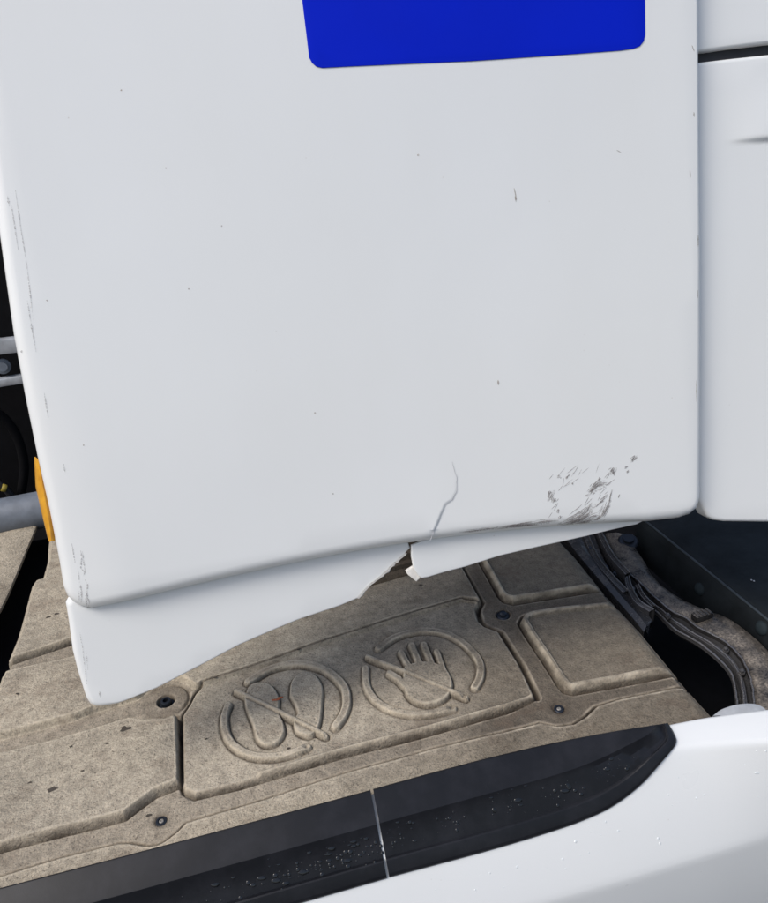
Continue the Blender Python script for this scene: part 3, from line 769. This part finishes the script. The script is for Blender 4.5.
# fixings
def surf(px, py, up=0.0):
    p = on_w(px, py); 
    k = np.hypot(fu - p[0], fv - p[1]).argmin(); return FLATP[k] + (0, 0, up)
c = surf(*bolts['a'])
o = mk('bolt', *lathe([(0.0125, 0.0), (0.0125, 0.003), (0.0115, 0.004), (0.0085, 0.004), (0.0085, 0.010), (0.0075, 0.0115), (0.0045, 0.0115), (0.0045, 0.006), (0.0001, 0.006)], c, seg=18), M_BOLT, cover, auto=0.6)
c = surf(*bolts['c'], -0.001)
mk('plug', *lathe([(0.0130, 0.0), (0.0130, 0.003), (0.0105, 0.006), (0.0075, 0.0065), (0.007, 0.010), (0.004, 0.0125), (0.0001, 0.013)], c, seg=10), M_BOLT, cover, auto=0.5)
for k in ('b', 'd'):
    c = surf(*bolts[k], 0.0003)
    o = mk('washer', *lathe([(0.0075, 0.0), (0.0075, 0.0012), (0.0068, 0.002), (0.0045, 0.002), (0.0042, 0.0004), (0.0001, 0.0003)], c, seg=24), M_BOLT, cover, auto=0.6)
    mk('rivet', *lathe([(0.0032, 0.0), (0.0032, 0.0014), (0.0026, 0.0020), (0.0014, 0.0020), (0.0012, 0.0008), (0.0001, 0.0008)], c, seg=16), M_RIVET, o, auto=0.6)
# dark chips on the sheet
ch = []
for x, y, r in [(127, 735, 3.6), (54, 795, 3.0), (300, 656, 1.6), (58, 618, 2.2), (50, 621, 2.0), (109, 750, 1.4), (73, 752, 1.2), (31, 788, 1.3), (217, 684, 1.5), (149, 815, 1.6), (536, 699, 2.2), (421, 590, 1.8), (290, 752, 1.3), (20, 700, 1.4), (84, 776, 1.2), (207, 742, 1.1)]:
    c = surf(x, y, 0.0006); n = 9; a0 = rng.random() * 6
    rad = r * 0.0014 * (0.6 + 0.8 * rng.random(n))
    V = np.array([c] + [c + (rad[k] * math.cos(a0 + 6.283 * k / n) * 1.5, rad[k] * math.sin(a0 + 6.283 * k / n), 0) for k in range(n)])
    ch.append((V, [[0, 1 + k, 1 + (k + 1) % n] for k in range(n)]))
mk('dirt_chips', *merge(ch), mat_simple('dark_dirt', (0.055, 0.045, 0.035), 0.9), cover, kind='stuff')
c = surf(279, 707, 0.0035)
leaf = []
for k in range(5):
    o_ = np.array(((k - 2) * 0.0028, rng.normal() * 0.0012, 0.0006 * k)); leaf.append(bevel_box(c + o_, (0.006, 0.003, 0.0012), 0.0004, seg=1))
mk('leaf_scrap', *merge(leaf), mat_simple('red_brown_leaf', (0.30, 0.08, 0.03), 0.7, var=0.4, scale=300), None, label='tiny red-brown scrap lying on the shoe emblem', cat='leaf')

# second sheet beyond the black slot (far left)
cv2 = thing('side_cover', 'beige cover piece left of the black slot, under the grey tube', 'cover', on_w(0, 580))
L = lw([(-200, 895), (-110, 775), (-60, 700), (-20, 640), (3, 604), (18, 570), (28, 546), (36, 527), (44, 505)], -0.006)
lines = [L + (-0.30, 0, 0.002), L + (-0.16, 0, 0.003), L + (-0.10, 0, 0.0), L + (-0.05, 0, 0.002), L + (-0.006, 0, 0.001), L + (-0.001, 0, -0.001), L + (0, 0, -0.005), L + (-0.001, 0, -0.008), L + (-0.02, 0, -0.010)]
mk('sheet', *loft([resample(l, 60) for l in lines]), M_COVER, cv2, auto=0.9)

# ------------------------------------------------------------------ grey tube, rails and the dark interior (left)
pa, pb = on_w(-140, 545, 0.012), on_w(60, 506, 0.012)
dirn = unit(pb - pa)
tb = mk('chassis_tube', *tube(np.array([pa - dirn * 0.3, pa, (pa + pb) / 2, pb, pb + dirn * 0.25]), 0.043, 28), M_TUBE, None, label='blue-grey horizontal tube behind the deflector edge', cat='tube', auto=0.8)
VB = on_w(0, 500)[1] + 0.12
for (y0, y1, x1, y0b, y1b, nm, lab) in ((340, 355, 13, 338.5, 352.5, 'catwalk_rail', 'dull grey upper rail in the dark gap left of the deflector'), (379.5, 387.5, 19, 376.5, 384.5, 'catwalk_rail', 'pale lower rail in the dark gap left of the deflector')):
    q = [on_plane(x, y, (0, VB, 0), (0, 1, 0)) for x, y in ((0, y0), (x1, y0b), (x1, y1b), (0, y1))]
    d_ = unit(q[1] - q[0]); hgt = abs(q[0][2] - q[3][2]); cen = (q[0] + q[3]) / 2 + d_ * 0.0
    axm = np.stack([d_, np.array((0, 1, 0)), np.cross(d_, (0, 1, 0))])
    mk(nm, *bevel_box(cen + (0, 0.012, 0), (0.9, 0.024, hgt), 0.003, axm), M_RAIL, None, label=lab, cat='rail', auto=0.5)
q = on_plane(3, 366, (0, VB + 0.03, 0), (0, 1, 0))
mk('hose_coupling', *lathe([(0.012, -0.03), (0.012, 0.0), (0.018, 0.0), (0.018, 0.016), (0.011, 0.018), (0.011, 0.03), (0.0001, 0.03)], q, (0.25, -1, 0.2), 18), M_TUBE, None, label='small grey round coupling between the two rails', cat='coupling', auto=0.6)
hz = [on_plane(x, y, (0, VB + 0.05, 0), (0, 1, 0)) for x, y in ((-40, 470), (-14, 478), (2, 486), (14, 500), (20, 515), (22, 540))]
mk('air_hose', *tube(resample(hz, 40), 0.009, 12), M_SEAL, None, label='black hose hanging behind the tube', cat='hose')
q = on_plane(4, 488, (0, VB + 0.035, 0), (0, 1, 0))
mk('hose_band', *lathe([(0.009, -0.006), (0.010, -0.005), (0.010, 0.005), (0.009, 0.006), (0.0001, 0.006)], q, (1, 0.2, -0.6), 18), mat_simple('dull_yellow', (0.35, 0.27, 0.04), 0.6), None, label='small dull yellow band in the dark left gap', cat='hose band')
hz = [on_plane(x, y, (0, VB + 0.07, 0), (0, 1, 0)) for x, y in ((-30, 405), (-5, 412), (10, 425), (20, 445), (24, 470), (20, 500))]
mk('air_hose', *tube(resample(hz, 40), 0.012, 12), M_VOID, None, label='thick black hose behind the rails, above the tube', cat='hose')

chas = thing('chassis', 'black chassis boxes added for the shade behind and below the panels', 'chassis', (0.2, VB + 0.4, -0.5))
mk('added_dark_wall', *bevel_box((0.0, VB + 0.30, 0.2), (3.0, 0.05, 1.5), 0.01), M_VOID, chas, auto=0.5)  # mostly hidden black wall, added to keep sky light out from behind
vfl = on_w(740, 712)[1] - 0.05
mk('added_dark_floor', *bevel_box((0.2, (VB + 0.5 + vfl) / 2, -0.30), (2.6, VB + 0.5 - vfl, 0.05), 0.01), M_VOID, chas, auto=0.5)  # black floor added so the void below stays dark
mk('slot_dark_box', *bevel_box((on_w(20, 600)[0] - 0.02, on_w(20, 600)[1] + 0.0, -0.13), (0.16, 0.75, 0.10), 0.01), M_VOID, chas, auto=0.5)  # black box that keeps the slot dark

# ------------------------------------------------------------------ dark side box, casting and clamp (right)
inner = thing('inner_wheel_panel', 'dark navy plastic inner panel below the white cab corner', 'panel', on_w(720, 590, -0.1))
WT = -0.01
e = lw([(640, 517), (658, 531), (700, 565), (768, 620), (830, 670)], WT)
e = resample(e, 20, False)
prof = [e + (0.40, 0, 0.01), e + (0.05, 0, 0.004), e + (0.012, 0, 0.002), e + (0.004, 0, 0.0), e + (0, 0, -0.004), e + (-0.004, 0, -0.02), e + (-0.012, 0, -0.07), e + (-0.014, 0, -0.085)]
mk('moulded_wall', *loft(prof), M_DARK, inner, auto=0.9)
mk('edge_highlight', *tube(e + (0.001, 0, -0.001), 0.0022, 8), mat_simple('edge_highlight_tone', (0.035, 0.045, 0.052), 0.5), inner)  # paler tube painting the highlight along the panel edge
for x, y, r in ((700, 589, 0.0105), (762, 628, 0.011)):
    q = on_plane(x, y, e[8] + (-0.006, 0, -0.03), np.array((1, 0.0, -0.16)))
    # place on the wall's left face: wall runs along e
    tdir = unit(e[-1] - e[0]); nrm_ = unit(np.cross(tdir, prof[6][5] - prof[5][5]))
    if nrm_[0] > 0: nrm_ = -nrm_
    q = on_plane(x, y, prof[5][5], nrm_)
    mk('cap', *lathe([(r * 1.15, -0.002), (r * 1.15, 0.002), (r, 0.004), (r * 0.6, 0.0065), (0.0001, 0.007)], q, nrm_, 20), mat_simple('worn_teal_cap', (0.02, 0.028, 0.032), 0.75, spec=0.15), inner, auto=0.7)
for x, y in ((751.5, 580), (754, 581)):
    q = on_w(x, y, WT + 0.006); mk('paint_fleck', *lathe([(0.0018, 0), (0.0012, 0.001), (0.0001, 0.0012)], q, (0, 0, 1), 7), M_RAIL, inner)

cast = thing('bracket_casting', 'dusty dark curved casting with ribbed flange beside the cover end', 'casting', on_w(700, 640, -0.06))
N = 70
l_right = resample(lw([(628, 535), (644, 560), (657, 580), (679, 597), (706, 610), (728, 618), (750, 633), (772, 655), (790, 690), (796, 730)], -0.045), N)
l_left = resample(lw([(604, 535), (618, 561), (641, 583), (668, 608), (687, 618), (697, 626), (723, 640), (739, 654), (749, 672), (754, 694), (756, 720)], -0.045), N)
mid = (l_right + l_left) / 2 + (0, 0, 0.006)
mk('top_web', *loft([l_right + (0.004, 0, -0.05), l_right + (0.002, 0, -0.004), l_right + (-0.004, 0, 0.002), mid, l_left + (0.006, 0, 0.003), l_left, l_left + (-0.002, 0, -0.005), l_left + (-0.002, 0, -0.02)]), M_CAST, cast, auto=0.8)
def off(l, du_, dw): return l + (du_, 0, dw)
rib_low = resample(lw([(590, 548), (612, 578), (634, 598), (656, 612), (674, 629), (698, 643), (717, 658), (731, 675), (736, 700), (737, 730)], -0.062), N)
f1 = l_left * 0.66 + rib_low * 0.34; f2 = l_left * 0.33 + rib_low * 0.67
mk('flange', *loft([l_left + (-0.001, 0, -0.004), f1 * 0.6 + l_left * 0.4 + (0, 0, -0.014), f1 + (0, 0, -0.016), f1 + (-0.001, 0, -0.004), f2 + (0.004, 0, 0.001), f2 + (0.001, 0, -0.002), f2 + (0, 0, -0.012), f2 * 0.6 + rib_low * 0.4 + (0, 0, -0.012),
                    rib_low + (0.003, 0, 0.0), rib_low, rib_low + (-0.001, 0, -0.006), rib_low + (0.003, 0, -0.012)]), M_CLAMP, cast, auto=0.6)
for l_, r_ in ((l_left + (-0.001, 0, 0.0), 0.0018), (f2 + (0.003, 0, 0.0015), 0.0020), (rib_low + (0.001, 0, 0.0005), 0.0022)):
    mk('flange_highlight', *tube(l_ + rng.normal(0, 0.0004, l_.shape), r_, 8), M_HIGHLIGHT, cast)  # pale tubes stand in for highlights on the flange rims
# clip on the web
pc = lw([(690, 619), (697, 626)], -0.036); cc = on_w(702, 616, -0.036)
dx_ = unit(on_w(716, 611, -0.036) - on_w(690, 619, -0.036)); dy_ = unit(np.cross((0, 0, 1), dx_))
axm = np.stack([dx_, dy_, np.array((0, 0, 1.0))])
cl = mk('clip', *bevel_box(cc, (0.036, 0.017, 0.014), 0.003, axm), M_CAST, cast, auto=0.5)
for k in range(4): mk('clip_ridge', *bevel_box(cc + dx_ * (-0.012 + 0.008 * k) + (0, 0, 0.0072), (0.0035, 0.015, 0.003), 0.0008, axm, 1), M_CAST, cl, auto=0.5)
# bolts along the flange
for x, y in ((742, 672), (726, 650), (668, 616), (628, 583)):
    q = on_w(x, y, -0.050); mk('flange_bolt', *lathe([(0.0055, -0.004), (0.0055, 0.001), (0.004, 0.001), (0.004, 0.005), (0.003, 0.006), (0.0001, 0.006)], q, (-0.3, -0.2, 1), 6), M_CLAMP, cast, auto=0.4)
# layered clamp at the far end
clamp = thing('band_clamp', 'layered dark metal clamp bands between the cover end and the casting', 'clamp', on_w(615, 575, -0.06))
def band(px, w0, wd, h, name='band'):
    l = resample(lw(px, w0), 40); mk(name, *loft([l + (-wd, 0, -h), l + (-wd, 0, -0.002), l + (-wd * 0.8, 0, 0.0), l + (-wd * 0.3, 0, 0.002), l + (wd * 0.3, 0, 0.001), l + (wd * 0.6, 0, 0.003), l + (wd, 0, 0.002), l + (wd, 0, -h)]), M_CLAMP, clamp, auto=0.7)
    mk('band_highlight', *tube(l + (wd * 0.7, 0, 0.003), 0.0012, 6), M_HIGHLIGHT, clamp); mk('band_highlight', *tube(l + (-wd * 0.9, 0, 0.0), 0.0010, 6), M_HIGHLIGHT, clamp)  # thin pale tubes paint lit rims on each band
band([(583, 528), (590, 545), (598, 561), (612, 578), (626, 592)], -0.035, 0.006, 0.02)
band([(598, 528), (603, 540), (612, 556), (628, 574)], -0.030, 0.005, 0.02)
band([(627, 577), (630, 588), (638, 602), (652, 611)], -0.030, 0.005, 0.025)
band([(637, 585), (643, 596), (654, 607)], -0.036, 0.003, 0.02)
t = lw([(636, 606), (651, 612), (650, 624), (647.5, 634)], -0.050)
mk('tab', np.vstack([t, t + (0.003, 0.003, -0.012)]), [[0, 1, 2, 3], [7, 6, 5, 4], [0, 4, 5, 1], [1, 5, 6, 2], [2, 6, 7, 3], [3, 7, 4, 0]], M_CLAMP, clamp, smooth=False)
l = resample(lw([(556, 524), (573, 548), (592, 571), (612, 594), (632, 617), (644, 632)], -0.030), 30); l2 = resample(lw([(590, 524), (602, 556), (618, 582), (634, 600), (646, 612), (652, 620)], -0.040), 30)
mk('base_plate', *loft([l + (0, 0, -0.02), l, l * 0.7 + l2 * 0.3 + (0, 0, 0.006), l * 0.45 + l2 * 0.55 + (0, 0, -0.002), l2, l2 + (0, 0, -0.02)]), M_CLAMP, clamp, auto=0.8)
for x, y, r in ((628, 543, 0.021), (590, 552, 0.006), (606, 571, 0.006), (614, 577, 0.005)):
    q = on_w(x, y, -0.045); mk('nut', *lathe([(r, -0.02), (r, 0.006), (r * 0.85, 0.009), (r * 0.55, 0.009), (r * 0.5, 0.014), (0.0001, 0.014)], q, (-0.1, -0.25, 1), 12), M_BOLT, clamp, auto=0.5)
# pale rounded cap behind the skirt end
q = lw([(712, 716), (722, 709), (740, 704), (756, 704), (766, 709), (772, 718)], -0.01); q = resample(q, 24)
ctr = q.mean(0)
mk('reservoir_cap', *loft([q + (0, 0, -0.05), q + (0, 0, -0.004), q * 0.97 + ctr * 0.03, q * 0.8 + ctr * 0.2 + (0, -0.004, 0.002), q * 0.3 + ctr * 0.7 + (0, -0.02, 0.002), ctr + 0 * q + (0, -0.03, 0)]), M_GREY, None, label='pale grey rounded cap peeking up behind the white skirt', cat='cap', auto=0.8)

# ------------------------------------------------------------------ white side skirt
skirt = thing('side_skirt', 'white side skirt panel with a sharp crease along the bottom of the picture', 'truck panel', on_w(500, 850, -0.3))
NS = 120
Tl = resample(lw([(-160, 934), (0, 894), (190, 843), (370, 795), (520, 758), (620, 735), (668, 725.5), (710, 717.5), (768, 710), (850, 701), (960, 692)], 0.028), NS)
El = resample(lw([(-160, 962), (0, 922), (190, 871), (370, 823), (520, 786), (620, 762), (680, 749), (720, 744.5), (768, 741.5), (850, 738), (960, 735)], 0.018), NS)
Kl = resample(lw([(-160, 1110), (0, 1062), (190, 1008), (370, 953), (520, 910), (620, 882), (680, 864), (720, 852), (768, 837), (850, 812), (960, 780)], -0.105), NS)
def mixl(a, b, t): return a * (1 - t) + b * t
fm = unit(np.mean(Kl - El, 0)); FN = np.cross((1, 0, 0), fm); FN = FN if FN[1] < 0 else -FN; FN = unit(FN)
K2 = Kl + (0, -0.012, -0.16)
lines = [Tl + (0, 0.004, -0.05), Tl + (0, 0.003, -0.004), Tl + (0, 0.001, -0.0008), mixl(Tl, El, 0.06), mixl(Tl, El, 0.5) + (0, 0, 0.0004), mixl(Tl, El, 0.84), mixl(Tl, El, 0.95) + (0, 0, -0.0004), mixl(El, Kl, 0.02) + (0, 0, -0.0012), mixl(El, Kl, 0.07),
         mixl(El, Kl, 0.2) + FN * 0.001, mixl(El, Kl, 0.4) + FN * 0.002, mixl(El, Kl, 0.6) + FN * 0.002, mixl(El, Kl, 0.8) + FN * 0.001, mixl(El, Kl, 0.93), mixl(El, Kl, 0.985) + FN * -0.0008, mixl(Kl, K2, 0.015) + FN * -0.0008,
         mixl(Kl, K2, 0.07), mixl(Kl, K2, 0.4), K2, K2 + (0, 0.05, -0.5)]
mk('skirt_panel', *loft(lines), M_SKIRT, skirt, auto=1.2)

# black trim strips on the skirt (two pieces with a gap)
NPl = unit(np.cross(Kl[-1] - Kl[0], Kl[60] - Tl[60])); NPl = NPl if NPl[2] > 0 else -NPl
def skirt_t(p):                                # how far along the ray through p the white skirt begins
    d = p - CAM; j = int(np.abs(El[:, 0] - p[0]).argmin()); a, b = max(j - 3, 0), min(j + 3, NS - 1); t = 0
    for X, Y in ((Tl, El), (El, Kl)):
        n = np.cross(X[b] - X[a], Y[j] - X[j]); t = max(t, (X[j] - CAM).dot(n) / d.dot(n))
    return t
def above(P, gap):                             # keep points that far proud of the skirt
    out = []
    for p in P:
        d = p - CAM; L = np.linalg.norm(d); tm = skirt_t(p) - gap / L
        out.append(CAM + d * min(1.0, tm))
    return np.array(out)
def on_face(pts, up):
    return np.array([CAM + (q - CAM) * (skirt_t(q) - up / np.linalg.norm(q - CAM)) for q in (on_w(x, y, 0.0) for x, y in pts)])
def trim(top_px, bot_px, label, n=110, wraps=True):
    t = thing('trim_strip', label, 'trim', on_w(*top_px[len(top_px) // 2], 0.03), 'black trim strips on the skirt')
    A = resample(lw(top_px, 0.040), n, True); B = resample(on_face(bot_px, 0.006), n, True)
    prof = [(0.0, -0.020, -0.004), (0.0, -0.002, 0), (0.012, 0.0005, 0), (0.05, 0.001, 0), (0.2, 0.0015, 0), (0.37, 0.002, 0), (0.395, 0.0019, 0), (0.415, 0.001, 0), (0.46, -0.0005, 0), (0.58, -0.0040, 0), (0.68, -0.0055, 0), (0.755, -0.0050, 0), (0.775, -0.0040, 0), (0.80, 0.0012, 0), (0.82, 0.0022, 0),
            (0.9, 0.0024, 0), (0.96, 0.0018, 0), (0.99, 0.0, 0), (1.0, -0.002, 0), (1.0, -0.012, 0)]
    LN = []
    wid = np.linalg.norm(A - B, axis=1, keepdims=True); wid = np.minimum(wid / wid.max(), 1)
    for i_, (f, h_, dy_) in enumerate(prof):
        bulge = 0.012 * min(f / 0.40, (1 - f) / 0.60) * wid
        Q = A * (1 - f) + B * f; tc_ = CAM - Q; tc_ /= np.linalg.norm(tc_, axis=1, keepdims=True); Q = Q + tc_ * (h_ + bulge)
        LN.append(above(Q, 0.003) if 0 < i_ < len(prof) - 2 else Q)
    V, F = loft(LN)
    m = len(LN)
    F.append([i * n for i in range(m)]); F.append([i * n + n - 1 for i in range(m)][::-1])
    o = mk('strip_body', V, F, M_TRIM, t, auto=0.30)
    fr = np.array([q[0] for q in prof[1:-1]]); S3 = np.stack(LN[1:-1])
    def at(j, f):
        k = int(np.clip(np.searchsorted(fr, f) - 1, 0, len(fr) - 2)); w_ = (f - fr[k]) / max(fr[k + 1] - fr[k], 1e-6)
        return S3[k, j] * (1 - w_) + S3[k + 1, j] * w_
    return t, at
tl, at1 = trim([(-150, 927), (0, 888), (120, 857), (250, 822.5), (370.5, 790)], [(-150, 1030), (0, 990), (150, 947), (300, 903.5), (387, 878.5)], 'long black trim strip left of the gap, running out of the bottom left corner')
tr, at2 = trim([(373, 789), (440, 770.5), (500, 755), (560, 741.5), (610, 732), (648, 726)], [(389.3, 877.5), (440, 864), (490, 850.5), (540, 835.5), (580, 822), (612, 807), (640, 786), (662, 762), (676, 744), (674, 733), (668, 723)], 'black trim strip with a rounded pointed end, right of the gap')

# water drops
def drops(spots, name, parent, nrm, lift=0.0, mat=M_DROPB):
    parts = []
    x = unit(np.cross(nrm, (0.1, 1, 0.2))); y = np.cross(nrm, x)
    for c, r in spots:
        V = []; F = []; k1 = 9; asp = 0.8 + 1.6 * rng.random() ** 3
        for rr_, hh in ((1.0, -0.1), (0.92, 0.06), (0.6, 0.14), (0.25, 0.17)):
            for k in range(k1):
                a = 6.283 * k / k1; V.append(c + x * r * rr_ * math.cos(a) * asp + y * r * rr_ * math.sin(a) + nrm * (r * hh + lift))
        for i in range(3):
            for k in range(k1): F.append([i * k1 + k, i * k1 + (k + 1) % k1, (i + 1) * k1 + (k + 1) % k1, (i + 1) * k1 + k])
        F.append([3 * k1 + k for k in range(k1)]); parts.append((np.array(V), F))
    return mk(name, *merge(parts), mat, parent, kind='stuff')
sp = []
prof_f = np.array([0.46, 0.58, 0.68, 0.74]); prof_h = np.array([-0.0005, -0.0050, -0.0060, -0.0045])
for k in range(190):
    j = rng.integers(2, 92); f = np.clip(rng.normal(0.62, 0.08), 0.42, 0.8); 
    if math.sin(j * 0.33) + rng.normal() * 0.7 < -0.2: continue
    sp.append((at2(j, f), 0.0007 + 0.0028 * rng.random() ** 3))
drops([(p_, q_) for p_, q_ in sp], 'water_drops', tr, NPl)
sp = []
for k in range(120):
    j = 109 - int(abs(rng.normal()) * 18); f = np.clip(rng.normal(0.62, 0.08), 0.42, 0.8)
    if j < 20: continue
    sp.append((at1(j, f), 0.0007 + 0.0028 * rng.random() ** 3))
drops(sp, 'water_drops', tl, NPl)
sp = []
for k in range(130):
    j = rng.integers(52, 112); f = rng.random() ** 1.5 * 0.75 + 0.05
    hh = np.interp(f, [0.07, 0.2, 0.4, 0.6, 0.8], [0, 0.001, 0.002, 0.002, 0.001])
    sp.append((El[j] * (1 - f) + Kl[j] * f + FN * hh, 0.0007 + 0.0016 * rng.random() ** 3))
drops(sp, 'water_drops', skirt, FN, 0.0, M_DROPW)
